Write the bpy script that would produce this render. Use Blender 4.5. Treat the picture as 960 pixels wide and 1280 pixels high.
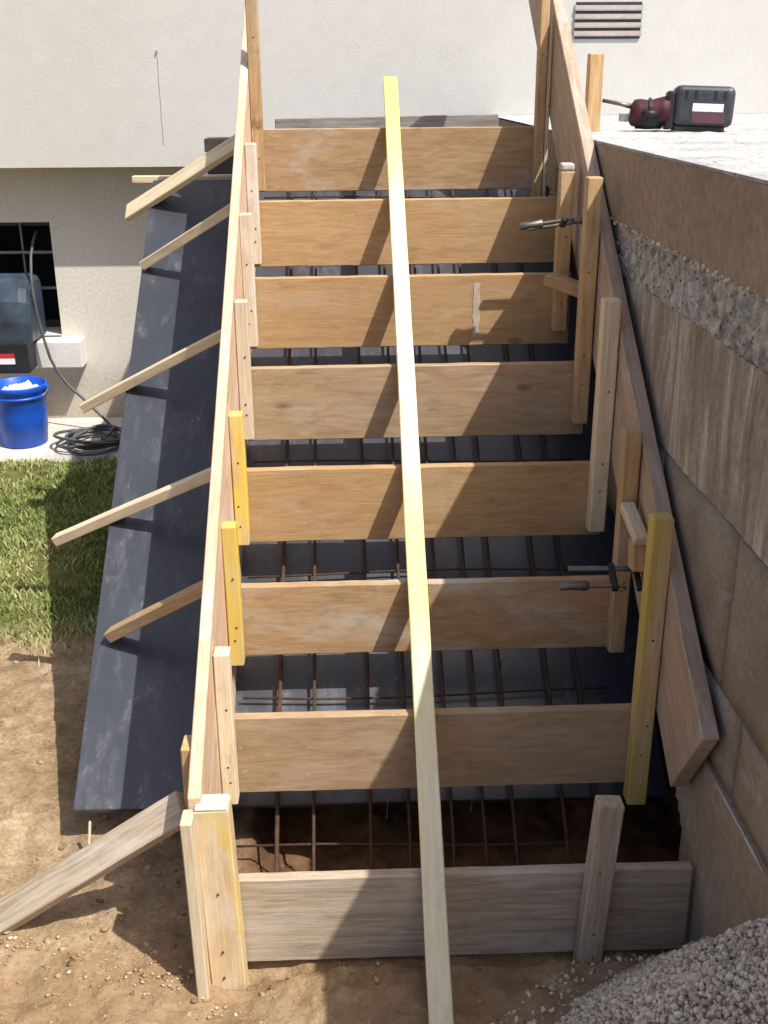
import bpy, bmesh, math, random
import numpy as np
from mathutils import Vector, Matrix, noise
R = math.radians
random.seed(7); rng = np.random.default_rng(7)
sc = bpy.context.scene
for o in list(bpy.data.objects): bpy.data.objects.remove(o)
COL = sc.collection

# ------------------------------------------------------------------ camera
PITCH, YAW, ROLL, FPX = 0.37509, 0.03244, -0.00571, 1369.43
CAM = Vector((0.22921, -1.8187, 1.70904))
fw = Vector((math.sin(YAW)*math.cos(PITCH), math.cos(YAW)*math.cos(PITCH), -math.sin(PITCH)))
rt0 = Vector((math.cos(YAW), -math.sin(YAW), 0)); up0 = rt0.cross(fw)
rt = rt0*math.cos(ROLL) + up0*math.sin(ROLL); up = -rt0*math.sin(ROLL) + up0*math.cos(ROLL)
cd = bpy.data.cameras.new('camera'); cam = bpy.data.objects.new('camera', cd); COL.objects.link(cam)
cd.sensor_fit = 'VERTICAL'; cd.sensor_height = 36; cd.lens = 36*FPX/1280; cd.clip_start = .05; cd.clip_end = 500
cam.matrix_world = Matrix(((rt.x, up.x, -fw.x, CAM.x), (rt.y, up.y, -fw.y, CAM.y), (rt.z, up.z, -fw.z, CAM.z), (0, 0, 0, 1)))
sc.camera = cam

# ------------------------------------------------------------------ light
SUN = Vector((-.50, .42, -1)).normalized()          # direction the light travels
elev = math.asin(-SUN.z); azim = math.atan2(-SUN.x, -SUN.y)
w = bpy.data.worlds.new('World'); sc.world = w; w.use_nodes = True
nt = w.node_tree; nt.nodes.clear()
sky = nt.nodes.new('ShaderNodeTexSky'); sky.sky_type = 'NISHITA'; sky.sun_disc = False
sky.air_density = .8; sky.dust_density = 3.5; sky.ozone_density = .4; sky.sun_elevation = elev; sky.sun_rotation = azim
bg = nt.nodes.new('ShaderNodeBackground'); bg.inputs[1].default_value = .118
wo = nt.nodes.new('ShaderNodeOutputWorld')
nt.links.new(sky.outputs[0], bg.inputs[0]); nt.links.new(bg.outputs[0], wo.inputs[0])
sl = bpy.data.lights.new('sun', 'SUN'); sl.energy = 4.4; sl.angle = R(.5); sl.color = (1, .95, .87)
so = bpy.data.objects.new('sun', sl); COL.objects.link(so); so.rotation_euler = SUN.to_track_quat('-Z', 'Y').to_euler()
so.location = (4, -4, 8)
vs = sc.view_settings; vs.view_transform = 'Standard'; vs.look = 'None'; vs.gamma = 1; vs.use_curve_mapping = False
vs.exposure = 0.5

# ------------------------------------------------------------------ materials
class NT:
    def __init__(s, name):
        s.m = bpy.data.materials.new(name); s.m.use_nodes = True; s.t = s.m.node_tree; s.t.nodes.clear()
        s.out = s.n('ShaderNodeOutputMaterial'); s.b = s.n('ShaderNodeBsdfPrincipled'); s.l(s.b.outputs[0], s.out.inputs[0])
    def n(s, k, **kw):
        o = s.t.nodes.new(k)
        for a, v in kw.items(): setattr(o, a, v)
        return o
    def l(s, a, b): s.t.links.new(a, b)
    def val(s, sock, v):
        if hasattr(v, 'is_output'): s.l(v, sock)
        else: sock.default_value = v
    def coord(s, scale=(1, 1, 1), rand=True, kind='Object'):
        tc = s.n('ShaderNodeTexCoord'); v = tc.outputs[kind]
        if rand:
            oi = s.n('ShaderNodeObjectInfo'); mu = s.n('ShaderNodeMath', operation='MULTIPLY'); s.l(oi.outputs['Random'], mu.inputs[0]); mu.inputs[1].default_value = 37.
            ad = s.n('ShaderNodeVectorMath', operation='ADD'); s.l(v, ad.inputs[0]); s.l(mu.outputs[0], ad.inputs[1]); v = ad.outputs[0]
        mp = s.n('ShaderNodeMapping'); mp.inputs['Scale'].default_value = scale; s.l(v, mp.inputs[0])
        return mp.outputs[0]
    def noise(s, vec, scale, detail=4, rough=.55, dist=0):
        o = s.n('ShaderNodeTexNoise'); s.l(vec, o.inputs['Vector']); o.inputs['Scale'].default_value = scale
        o.inputs['Detail'].default_value = detail; o.inputs['Roughness'].default_value = rough; o.inputs['Distortion'].default_value = dist
        return o.outputs['Fac']
    def vor(s, vec, scale, feat='F1', out='Distance'):
        o = s.n('ShaderNodeTexVoronoi', feature=feat); s.l(vec, o.inputs['Vector']); o.inputs['Scale'].default_value = scale
        return o.outputs[out]
    def ramp(s, fac, stops):
        o = s.n('ShaderNodeValToRGB'); s.l(fac, o.inputs[0]); e = o.color_ramp.elements
        while len(e) < len(stops): e.new(.5)
        for i, (p, c) in enumerate(stops):
            e[i].position = p; e[i].color = (*c, 1) if hasattr(c, '__len__') else (c, c, c, 1)
        return o.outputs[0]
    def mix(s, fac, a, b, mode='MIX'):
        o = s.n('ShaderNodeMix', data_type='RGBA', blend_type=mode); s.val(o.inputs[0], fac)
        for k, v in ((6, a), (7, b)):
            if hasattr(v, 'is_output'): s.l(v, o.inputs[k])
            else: o.inputs[k].default_value = (*v, 1)
        return o.outputs[2]
    def math(s, op, a, b=0.):
        o = s.n('ShaderNodeMath', operation=op); s.val(o.inputs[0], a); s.val(o.inputs[1], b); return o.outputs[0]
    def rand(s): return s.n('ShaderNodeObjectInfo').outputs['Random']
    def sep(s, vec):
        o = s.n('ShaderNodeSeparateXYZ'); s.l(vec, o.inputs[0]); return o.outputs
    def bump(s, hgt, strength=.4, dist=.003):
        o = s.n('ShaderNodeBump'); s.l(hgt, o.inputs['Height']); o.inputs['Strength'].default_value = strength; o.inputs['Distance'].default_value = dist
        s.l(o.outputs[0], s.b.inputs['Normal'])
    def done(s, col, rough=.7, spec=.3, metal=0.):
        s.val(s.b.inputs['Base Color'], col if hasattr(col, 'is_output') else (*col, 1)); s.val(s.b.inputs['Roughness'], rough)
        s.b.inputs['Specular IOR Level'].default_value = spec; s.b.inputs['Metallic'].default_value = metal
        return s.m

def wood(name, light, dark, stain=(.5, .46, .4), stain_amt=.35, vary=.25, rough=.7, knots=True, paint=None, paint_lo=.45, bump=.35, soft=False, splat=0., paint_coord=(1.6, 9, 9), paint_scale=2.0, lengthpaint=None):
    """timber whose grain runs along local X"""
    t = NT(name)
    g = t.noise(t.coord((3.0, 20, 20) if soft else (2.2, 38, 38)), 2.2, 6, .6, 1.4 if soft else .6)
    col = t.ramp(g, [(.3, dark), (.62, light), (.85, tuple(min(1, c*1.12) for c in light))])
    fine = t.noise(t.coord((6, 160, 160)), 2.5, 3, .6)
    col = t.mix(.14 if soft else .28, col, t.ramp(fine, [(.3, .25), (.7, .85)]), 'OVERLAY')
    if knots:
        vo = t.n('ShaderNodeTexVoronoi'); t.l(t.coord((4.2, 9, .01)), vo.inputs['Vector']); vo.inputs['Scale'].default_value = 1.15
        sel = t.ramp(t.sep(vo.outputs['Color'])[0], [(.66, 0.), (.70, 1.)])
        kd = t.math('ADD', vo.outputs['Distance'], t.math('MULTIPLY', t.math('SUBTRACT', t.noise(t.coord((20, 45, 45)), 2., 3, .6), .5), .06))
        kn = t.math('MULTIPLY', t.ramp(kd, [(.035, .95), (.06, .45), (.085, .6), (.13, 0.)]), sel)
        col = t.mix(t.math('MULTIPLY', kn, .85), col, tuple(c*.34 for c in dark))
    if paint:
        pn = t.noise(t.coord(paint_coord), paint_scale, 4, .55)
        col = t.mix(t.ramp(pn, [(paint_lo-.06, 0.), (paint_lo+.05, .93)]), col, paint)
    if lengthpaint:
        lv = t.coord((1, 1, 1), False); lx_ = t.math('ADD', t.math('MULTIPLY', t.sep(lv)[0], 1/3.), .5)
        lf_ = t.ramp(t.math('ADD', lx_, t.math('MULTIPLY', t.math('SUBTRACT', t.noise(t.coord((3, 30, 30), False), 2., 4, .6), .5), .05)), [(.18, 0.), (.26, .15), (.33, .6), (.40, .55), (.46, .1), (.60, .0), (.76, .1), (.84, .55), (.94, .85)])
        col = t.mix(lf_, col, lengthpaint)
    sn = t.noise(t.coord((2.2, 6, 6)), 1.7, 5, .65, .4)
    col = t.mix(t.math('MULTIPLY', t.ramp(sn, [(.5, 0.), (.72, 1.)]), stain_amt), col, stain)
    dn = t.noise(t.coord((5, 9, 9)), 2.3, 5, .7)
    col = t.mix(t.math('MULTIPLY', t.ramp(dn, [(.55, 0.), (.78, 1.)]), .4), col, tuple(c*.35 for c in dark))
    if splat:
        sv = t.vor(t.coord((9, 11, 11)), 2.6); sn2 = t.noise(t.coord((1, 1, 1)), 45, 4, .6)
        col = t.mix(t.math('MULTIPLY', t.ramp(t.math('ADD', sv, t.math('MULTIPLY', t.math('SUBTRACT', sn2, .5), .35)), [(.04, 1.), (.10, 0.)]), splat), col, (.56, .53, .48))
    br = t.n('ShaderNodeHueSaturation'); t.l(col, br.inputs['Color'])
    t.val(br.inputs['Value'], t.math('ADD', t.math('MULTIPLY', t.rand(), vary*2), 1-vary))
    t.bump(t.math('ADD', g, t.math('MULTIPLY', fine, .6)), bump, .002)
    return t.done(br.outputs[0], rough, .25)

def rough_mat(name, stops, scale, rough=.9, bumps=((60, .4),), bdist=.004, spotcol=None, spot=(30, .12), coordscale=(1, 1, 1), spec=.2, fine=.3):
    t = NT(name); v = t.coord(coordscale, False); g = t.noise(v, scale, 7, .62, .2)
    col = t.ramp(g, stops)
    f = t.noise(v, scale*14, 4, .6); col = t.mix(fine, col, t.ramp(f, [(.3, .2), (.7, .85)]), 'OVERLAY')
    if spotcol is not None:
        col = t.mix(t.ramp(t.vor(v, spot[0]), [(spot[1], .85), (spot[1]+.08, 0.)]), col, spotcol)
    hsum = None
    for s_, a in bumps:
        x = t.math('MULTIPLY', t.noise(v, s_, 5, .6), a); hsum = x if hsum is None else t.math('ADD', hsum, x)
    t.bump(hsum, .7, bdist)
    return t.done(col, rough, spec)

def plain(name, c, rough=.5, metal=0., spec=.4, var=.25, scale=25):
    t = NT(name); g = t.noise(t.coord(), scale, 5, .6)
    col = t.ramp(g, [(.3, tuple(x*(1-var) for x in c)), (.7, tuple(min(1, x*(1+var*.5)) for x in c))])
    t.bump(g, .15, .001)
    return t.done(col, t.math('ADD', t.math('MULTIPLY', g, .2), rough-.1), spec, metal)

M = {}
M['ply'] = wood('golden_riser_plywood', (.455, .295, .15), (.365, .22, .10), stain=(.47, .37, .27), stain_amt=.5, vary=.06, soft=True, splat=.25)
M['ply_dull'] = wood('dull_riser_plywood', (.385, .275, .17), (.29, .195, .115), stain=(.42, .36, .29), stain_amt=.6, vary=.05, soft=True, splat=.3)
M['ply_worn'] = wood('smeared_riser_plywood', (.42, .28, .155), (.31, .19, .095), stain=(.46, .42, .36), stain_amt=.95, vary=.04, soft=True, splat=.25)
M['old'] = wood('weathered_plank', (.47, .39, .30), (.29, .225, .165), stain=(.56, .53, .49), stain_amt=.7, vary=.06, bump=.5)
M['grey'] = wood('grey_plank', (.30, .27, .24), (.16, .14, .12), stain=(.4, .39, .38), stain_amt=.6, vary=.1, bump=.6)
M['pale'] = wood('pale_batten', (.68, .57, .40), (.55, .44, .285), stain=(.64, .6, .53), stain_amt=.3, vary=.12, bump=.25)
M['strip'] = wood('long_batten_wood', (.76, .69, .49), (.68, .60, .39), stain=(.75, .7, .58), stain_amt=.2, vary=.0, bump=.2, lengthpaint=(.80, .72, .13))
M['yellow'] = wood('yellow_painted_timber', (.62, .46, .22), (.48, .33, .15), stain=(.6, .55, .45), stain_amt=.3, vary=.08, knots=False, paint=(.68, .50, .09), paint_lo=.47)
M['post'] = wood('stained_post_timber', (.66, .50, .31), (.52, .37, .21), stain=(.70, .66, .6), stain_amt=.8, vary=.0, paint=(.70, .53, .16), paint_lo=.56)
M['cleat'] = wood('cement_stained_cleat', (.62, .53, .40), (.50, .41, .29), stain=(.66, .63, .62), stain_amt=.9, vary=.08, bump=.25)
M['yellow_shaded'] = wood('shaded_yellow_stake', (.55, .41, .21), (.42, .29, .14), stain=(.5, .43, .33), stain_amt=.5, vary=.0, paint=(.50, .37, .09), paint_lo=.49)  # darker copy of the yellow timber, right side's shade put into the colour
M['brown'] = wood('brown_stake_timber', (.50, .34, .18), (.33, .21, .1), stain=(.5, .45, .37), stain_amt=.35, vary=.15)
M['side'] = wood('side_form_board', (.66, .46, .32), (.52, .34, .22), stain=(.72, .68, .66), stain_amt=.6, vary=.0)
M['rside'] = wood('right_side_plank', (.44, .33, .24), (.3, .21, .15), stain=(.46, .435, .42), stain_amt=.85, vary=.0)
def film():
    t = NT('black_film_faced_plywood'); v = t.coord((1, 1, 1), True)
    g = t.noise(v, 2.0, 5, .6, .2); col = t.ramp(g, [(.3, (.031, .035, .047)), (.7, (.047, .052, .066))])
    s = t.noise(t.coord((2.5, 6, 6)), 3., 7, .7, .3)
    col = t.mix(t.math('MULTIPLY', t.ramp(s, [(.52, 0.), (.74, 1.)]), .38), col, (.16, .165, .18))
    d = t.noise(t.coord((1, 1, 1)), 75., 5, .7); col = t.mix(t.math('MULTIPLY', t.math('MULTIPLY', t.ramp(d, [(.55, 0.), (.75, 1.)]), t.ramp(s, [(.53, 0.), (.66, 1.)])), .6), col, (.36, .36, .37))
    t.bump(d, .06, .001)
    return t.done(col, t.math('ADD', t.math('MULTIPLY', s, .3), .2), .6)
M['film'] = film()
M['rust'] = plain('rusty_rebar', (.085, .048, .032), .85, .2, var=.5, scale=60)
M['house'] = rough_mat('house_roughcast', [(.2, (.535, .53, .505)), (.55, (.57, .565, .54)), (.8, (.59, .585, .56))], .8, .92, ((70, .6), (180, .5)), .002, fine=.06)
M['house_low'] = rough_mat('house_base_render', [(.25, (.56, .53, .46)), (.6, (.64, .61, .54))], 1.5, .92, ((60, .5), (150, .4)), .003)
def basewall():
    t = NT('house_base_render_brown_low'); v = t.coord((1, 1, 1), False); g = t.noise(v, 1.5, 6, .6)
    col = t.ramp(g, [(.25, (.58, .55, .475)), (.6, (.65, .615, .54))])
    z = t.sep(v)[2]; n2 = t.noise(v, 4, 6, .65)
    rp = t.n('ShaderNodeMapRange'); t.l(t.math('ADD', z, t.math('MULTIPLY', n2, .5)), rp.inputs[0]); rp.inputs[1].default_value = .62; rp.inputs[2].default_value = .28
    col = t.mix(t.math('MULTIPLY', rp.outputs[0], .75), col, (.30, .24, .17))  # render turns browner towards the ground
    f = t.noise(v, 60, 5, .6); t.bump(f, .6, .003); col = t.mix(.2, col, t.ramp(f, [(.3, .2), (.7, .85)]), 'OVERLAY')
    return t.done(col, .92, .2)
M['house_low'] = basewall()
M['stone'] = rough_mat('sill_stone', [(.3, (.6, .59, .56)), (.7, (.74, .72, .68))], 6, .8)
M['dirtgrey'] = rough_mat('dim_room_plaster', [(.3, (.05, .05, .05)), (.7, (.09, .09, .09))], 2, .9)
M['slab'] = rough_mat('dusty_landing_cement', [(.25, (.26, .265, .27)), (.48, (.40, .405, .405)), (.75, (.52, .52, .515))], 6, .95, ((40, .9), (120, .5)), .006, (.16, .16, .16), (30, .13))
M['fascia'] = rough_mat('landing_edge_plaster', [(.25, (.24, .185, .135)), (.6, (.30, .24, .175)), (.8, (.34, .275, .21))], 3, .92, ((30, .4), (90, .3)), .002)
M['pebble'] = rough_mat('rough_cast_concrete', [(.34, (.16, .15, .125)), (.5, (.38, .37, .33)), (.68, (.58, .57, .53))], 30, .95, ((60, .9), (160, .6)), .008, (.10, .095, .08), (55, .16))
def wallmat():
    t = NT('streaked_terrace_concrete'); v = t.coord((1, 1, 1), False)
    st = t.noise(t.coord((1, 4.2, .75), False), 2.6, 8, .7, 1.6)
    col = t.ramp(st, [(.32, (.18, .145, .11)), (.44, (.26, .225, .185)), (.53, (.36, .335, .30)), (.63, (.50, .49, .465))])
    big = t.noise(v, 2.3, 6, .65, .6); z = t.sep(v)[2]
    low = t.math('MULTIPLY', t.ramp(big, [(.42, 1.), (.62, 0.)]), .6)
    c2 = t.ramp(big, [(.3, (.195, .155, .12)), (.52, (.255, .212, .168)), (.7, (.33, .295, .25))])
    col = t.mix(low, col, c2)
    r = t.noise(v, 5, 5, .6, .5); col = t.mix(t.math('MULTIPLY', t.ramp(r, [(.58, 0.), (.7, 1.)]), .35), col, (.30, .19, .125))
    e = t.n('ShaderNodeTexVoronoi', feature='DISTANCE_TO_EDGE'); mp = t.coord((1, 1, 1), False)
    ds = t.n('ShaderNodeVectorMath', operation='ADD'); t.l(mp, ds.inputs[0])
    nz = t.n('ShaderNodeTexNoise'); t.l(mp, nz.inputs['Vector']); nz.inputs['Scale'].default_value = 6; nz.inputs['Detail'].default_value = 5
    vm = t.n('ShaderNodeVectorMath', operation='SCALE'); t.l(nz.outputs['Color'], vm.inputs[0]); vm.inputs['Scale'].default_value = .16; t.l(vm.outputs[0], ds.inputs[1]); t.l(ds.outputs[0], e.inputs['Vector']); e.inputs['Scale'].default_value = 1.9
    crack = t.ramp(e.outputs['Distance'], [(.001, 1.), (.006, 0.)])
    col = t.mix(t.math('MULTIPLY', crack, .0), col, (.09, .07, .05))
    f = t.noise(v, 70, 4, .65); col = t.mix(.3, col, t.ramp(f, [(.3, .2), (.7, .85)]), 'OVERLAY')
    t.bump(t.math('ADD', t.math('MULTIPLY', f, .6), st), .6, .005)
    return t.done(col, .93, .2)
M['wall'] = wallmat()
def blockmat():
    t = NT('concrete_block'); v = t.coord((1, 1, 1), False); g = t.noise(v, 3.5, 7, .65, .5)
    col = t.ramp(g, [(.28, (.20, .155, .115)), (.5, (.262, .215, .168)), (.66, (.31, .27, .22)), (.8, (.38, .345, .30))])
    sm = t.noise(t.coord((1, 2.2, 5), False), 3., 6, .7, .6); col = t.mix(t.math('MULTIPLY', t.ramp(sm, [(.58, 0.), (.72, 1.)]), .6), col, (.40, .38, .345))
    f = t.noise(v, 80, 4, .65); col = t.mix(.28, col, t.ramp(f, [(.3, .2), (.7, .85)]), 'OVERLAY')
    br = t.n('ShaderNodeHueSaturation'); t.l(col, br.inputs['Color']); t.val(br.inputs['Value'], t.math('ADD', t.math('MULTIPLY', t.rand(), .16), .92))
    t.bump(t.math('ADD', f, g), .55, .004)
    return t.done(br.outputs[0], .93, .2)
M['block'] = blockmat()
M['mortar_dark'] = rough_mat('joint_mortar', [(.3, (.10, .08, .06)), (.7, (.19, .16, .125))], 14, .95, ((60, .8),), .004)
M['foot'] = rough_mat('footing_plaster', [(.25, (.26, .205, .15)), (.6, (.33, .27, .20)), (.8, (.37, .315, .25))], 3.5, .93, ((40, .4), (120, .4)), .002)
M['dark'] = rough_mat('dark_foundation', [(.3, (.03, .024, .018)), (.7, (.075, .058, .042))], 6, .95, ((30, 1.), (80, .5)), .01)  # near-black soil and concrete tone of the recessed foundation
def groundmat():
    t = NT('dry_dirt'); v = t.coord((1, 1, 1), False)
    a = t.noise(v, 2.2, 8, .65, .3); b = t.noise(v, 14, 6, .65)
    col = t.ramp(a, [(.28, (.18, .118, .066)), (.48, (.275, .195, .118)), (.66, (.355, .27, .175)), (.8, (.40, .32, .22))])
    col = t.mix(.55, col, t.ramp(b, [(.3, .2), (.7, .8)]), 'OVERLAY')
    f = t.noise(v, 90, 5, .7); col = t.mix(.45, col, t.ramp(f, [(.3, .15), (.72, .9)]), 'OVERLAY')
    # reddish clay nearest the bottom step
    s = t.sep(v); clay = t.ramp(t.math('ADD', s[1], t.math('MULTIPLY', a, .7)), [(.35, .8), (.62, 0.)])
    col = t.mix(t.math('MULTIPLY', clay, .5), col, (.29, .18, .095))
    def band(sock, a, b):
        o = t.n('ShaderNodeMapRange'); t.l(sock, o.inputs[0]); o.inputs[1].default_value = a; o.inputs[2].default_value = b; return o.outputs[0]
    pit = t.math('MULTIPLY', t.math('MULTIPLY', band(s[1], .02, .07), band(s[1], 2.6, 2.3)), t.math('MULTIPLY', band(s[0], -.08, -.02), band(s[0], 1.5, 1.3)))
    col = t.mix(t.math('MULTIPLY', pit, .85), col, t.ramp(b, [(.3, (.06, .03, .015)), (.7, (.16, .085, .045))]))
    pale = t.noise(v, 7, 6, .7); col = t.mix(t.math('MULTIPLY', t.math('MULTIPLY', t.ramp(pale, [(.6, 0.), (.74, 1.)]), .5), t.math('SUBTRACT', 1., pit)), col, (.54, .47, .37))
    # soil under the lawn is darker and greener
    gy = t.ramp(t.math('ADD', s[1], t.math('MULTIPLY', t.math('SUBTRACT', b, .5), .5)), [(1.38, 0.), (1.6, 1.)])
    rp = t.n('ShaderNodeMapRange'); t.l(t.math('ADD', s[1], t.math('MULTIPLY', t.math('SUBTRACT', b, .5), .5)), rp.inputs[0]); rp.inputs[1].default_value = 1.42; rp.inputs[2].default_value = 1.6
    col = t.mix(rp.outputs[0], col, t.ramp(b, [(.3, (.07, .075, .022)), (.7, (.17, .16, .06))]))
    t.bump(t.math('ADD', t.math('MULTIPLY', b, 1.), t.math('MULTIPLY', f, .5)), .9, .012)
    return t.done(col, .96, .1)
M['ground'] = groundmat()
def varied(name, stops, rough=.9, attr='tint'):
    t = NT(name); a = t.n('ShaderNodeAttribute', attribute_name=attr); col = t.ramp(a.outputs['Fac'], stops)
    f = t.noise(t.coord((1, 1, 1), False), 160, 3, .6); col = t.mix(.35, col, t.ramp(f, [(.3, .2), (.7, .85)]), 'OVERLAY')
    return t.done(col, rough, .2)
M['stones'] = varied('gravel_stones', [(0, (.27, .22, .165)), (.35, (.47, .405, .32)), (.7, (.62, .56, .475)), (1, (.74, .69, .61))])
M['clods'] = varied('dirt_clods', [(0, (.19, .11, .055)), (.55, (.33, .22, .115)), (.86, (.43, .32, .19)), (.93, (.5, .42, .31)), (1, (.58, .52, .43))])
M['blade'] = varied('grass_blades', [(0, (.075, .115, .025)), (.35, (.165, .22, .055)), (.65, (.31, .33, .115)), (1, (.52, .47, .26))], .6)
M['patio'] = rough_mat('patio_concrete', [(.25, (.40, .37, .33)), (.6, (.54, .51, .46)), (.8, (.6, .57, .53))], 4, .92, ((50, .5), (130, .4)), .004)
M['blue'] = plain('blue_plastic', (.008, .085, .50), .38, 0, .5, .12, 12)
M['white'] = plain('white_cloth', (.72, .72, .70), .9, 0, .2, .12)
M['metal'] = plain('dull_steel', (.2, .195, .185), .5, .85, .5, .4)
M['galv'] = plain('bright_steel', (.36, .36, .35), .45, .8, .5, .2)
M['black'] = plain('black_plastic', (.014, .015, .018), .5, 0, .4, .3)
M['charcoal'] = plain('charcoal_plastic', (.035, .038, .05), .45, 0, .45, .25)
M['maroon'] = plain('maroon_plastic', (.055, .012, .016), .6, 0, .3, .5)
M['maroon_lab'] = plain('maroon_label', (.10, .045, .06), .45, 0, .4, .2)
M['lab'] = plain('white_label', (.78, .74, .80), .45, 0, .4, .08, 300)
M['red'] = plain('red_label', (.45, .03, .03), .45, 0, .4, .1)
M['hood'] = plain('blue_grey_hood', (.045, .065, .095), .4, 0, .5, .6, 7)
M['hose'] = plain('grey_hose', (.085, .085, .095), .5, 0, .45, .35)
M['bar'] = plain('grille_bar_paint', (.26, .27, .28), .5, .2, .4, .2)
M['vent'] = plain('vent_slat_paint', (.34, .30, .28), .6, 0, .3, .2)
M['mortar'] = rough_mat('mortar_ridge', [(.3, (.42, .40, .37)), (.7, (.55, .53, .5))], 15, .95)
M['smear'] = rough_mat('thin_mortar_smear', [(.3, (.40, .31, .21)), (.7, (.52, .46, .38))], 40, .95)

# ------------------------------------------------------------------ mesh helpers
def link(name, me, mat=None, parent=None):
    o = bpy.data.objects.new(name, me); COL.objects.link(o)
    if mat and me: me.materials.append(mat)
    if parent: o.parent = parent
    return o
def tag(o, label=None, cat=None, group=None, kind=None):
    for k, v in (('label', label), ('category', cat), ('group', group), ('kind', kind)):
        if v: o[k] = v
    return o
def empty(name, loc, label, cat, group=None):
    o = link(name, None); o.location = loc; o.empty_display_size = .05
    return tag(o, label, cat, group)
def from_np(name, v, f, mat, parent=None, tint=None, smooth=False):
    me = bpy.data.meshes.new(name); me.vertices.add(len(v)); me.vertices.foreach_set('co', np.asarray(v, np.float32).ravel())
    f = np.asarray(f, np.int32); k = f.shape[1]
    me.loops.add(f.size); me.loops.foreach_set('vertex_index', f.ravel()); me.polygons.add(len(f))
    me.polygons.foreach_set('loop_start', np.arange(len(f), dtype=np.int32)*k); me.polygons.foreach_set('loop_total', np.full(len(f), k, np.int32))
    if smooth: me.polygons.foreach_set('use_smooth', np.ones(len(f), bool))
    if tint is not None:
        a = me.attributes.new('tint', 'FLOAT', 'POINT'); a.data.foreach_set('value', np.asarray(tint, np.float32))
    me.update(); me.validate()
    return link(name, me, mat, parent)
def set_world(o, m):
    o.matrix_world = m if o.parent is None else m
def frame(a, b, hint):
    x = (b-a).normalized(); z = (hint - x*hint.dot(x)).normalized(); y = z.cross(x)
    m = Matrix(((x.x, y.x, z.x, 0), (x.y, y.y, z.y, 0), (x.z, y.z, z.z, 0), (0, 0, 0, 1)))
    m.translation = (a+b)/2
    return m, (b-a).length
def timber_mesh(name, L, wd, th, ch=.0025, wob=.0008, nseg=7):
    """rough sawn bar along local X with chamfered, slightly uneven edges"""
    bm = bmesh.new(); rings = []
    hw, ht = wd/2, th/2
    pts = [(hw, ht-ch), (hw-ch, ht), (-hw+ch, ht), (-hw, ht-ch), (-hw, -ht+ch), (-hw+ch, -ht), (hw-ch, -ht), (hw, -ht+ch)]
    xs = [-L/2, -L/2+ch] + [-L/2 + L*i/nseg for i in range(1, nseg)] + [L/2-ch, L/2]
    bow = random.uniform(-1, 1)*min(.0012, wob*1.5)
    for i, x in enumerate(xs):
        inset = ch*.8 if i in (0, len(xs)-1) else 0
        oy, oz = random.uniform(-wob, wob), random.uniform(-wob, wob); cz = bow*(1-(2*x/L)**2)
        ring = []
        for (y, z) in pts:
            sy = (abs(y)-inset)*(1 if y > 0 else -1); sz = (abs(z)-inset)*(1 if z > 0 else -1)
            ring.append(bm.verts.new((x + random.uniform(-wob, wob)*.6, sy+oy*.6+random.uniform(-wob, wob)*.4, sz+oz*.3+cz)))
        rings.append(ring)
    for r0, r1 in zip(rings, rings[1:]):
        for i in range(8): bm.faces.new((r0[i], r0[(i+1) % 8], r1[(i+1) % 8], r1[i]))
    bm.faces.new(rings[0][::-1]); bm.faces.new(rings[-1])
    bmesh.ops.recalc_face_normals(bm, faces=bm.faces)
    me = bpy.data.meshes.new(name); bm.to_mesh(me); bm.free(); return me
def timber(name, a, b, wd, th, hint, mat, parent=None, **kw):
    a, b = Vector(a), Vector(b); m, L = frame(a, b, Vector(hint))
    o = link(name, timber_mesh(name, L, wd, th, **kw), mat, parent); o.matrix_world = m
    return o
def bar_z(name, x0, x1, y0, y1, z0, z1, mat, lean=(0, 0), parent=None, **kw):
    cx, cy = (x0+x1)/2, (y0+y1)/2
    return timber(name, (cx, cy, z0), (cx+lean[0], cy+lean[1], z1), y1-y0, x1-x0, (1, 0, 0), mat, parent, **kw)
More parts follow.
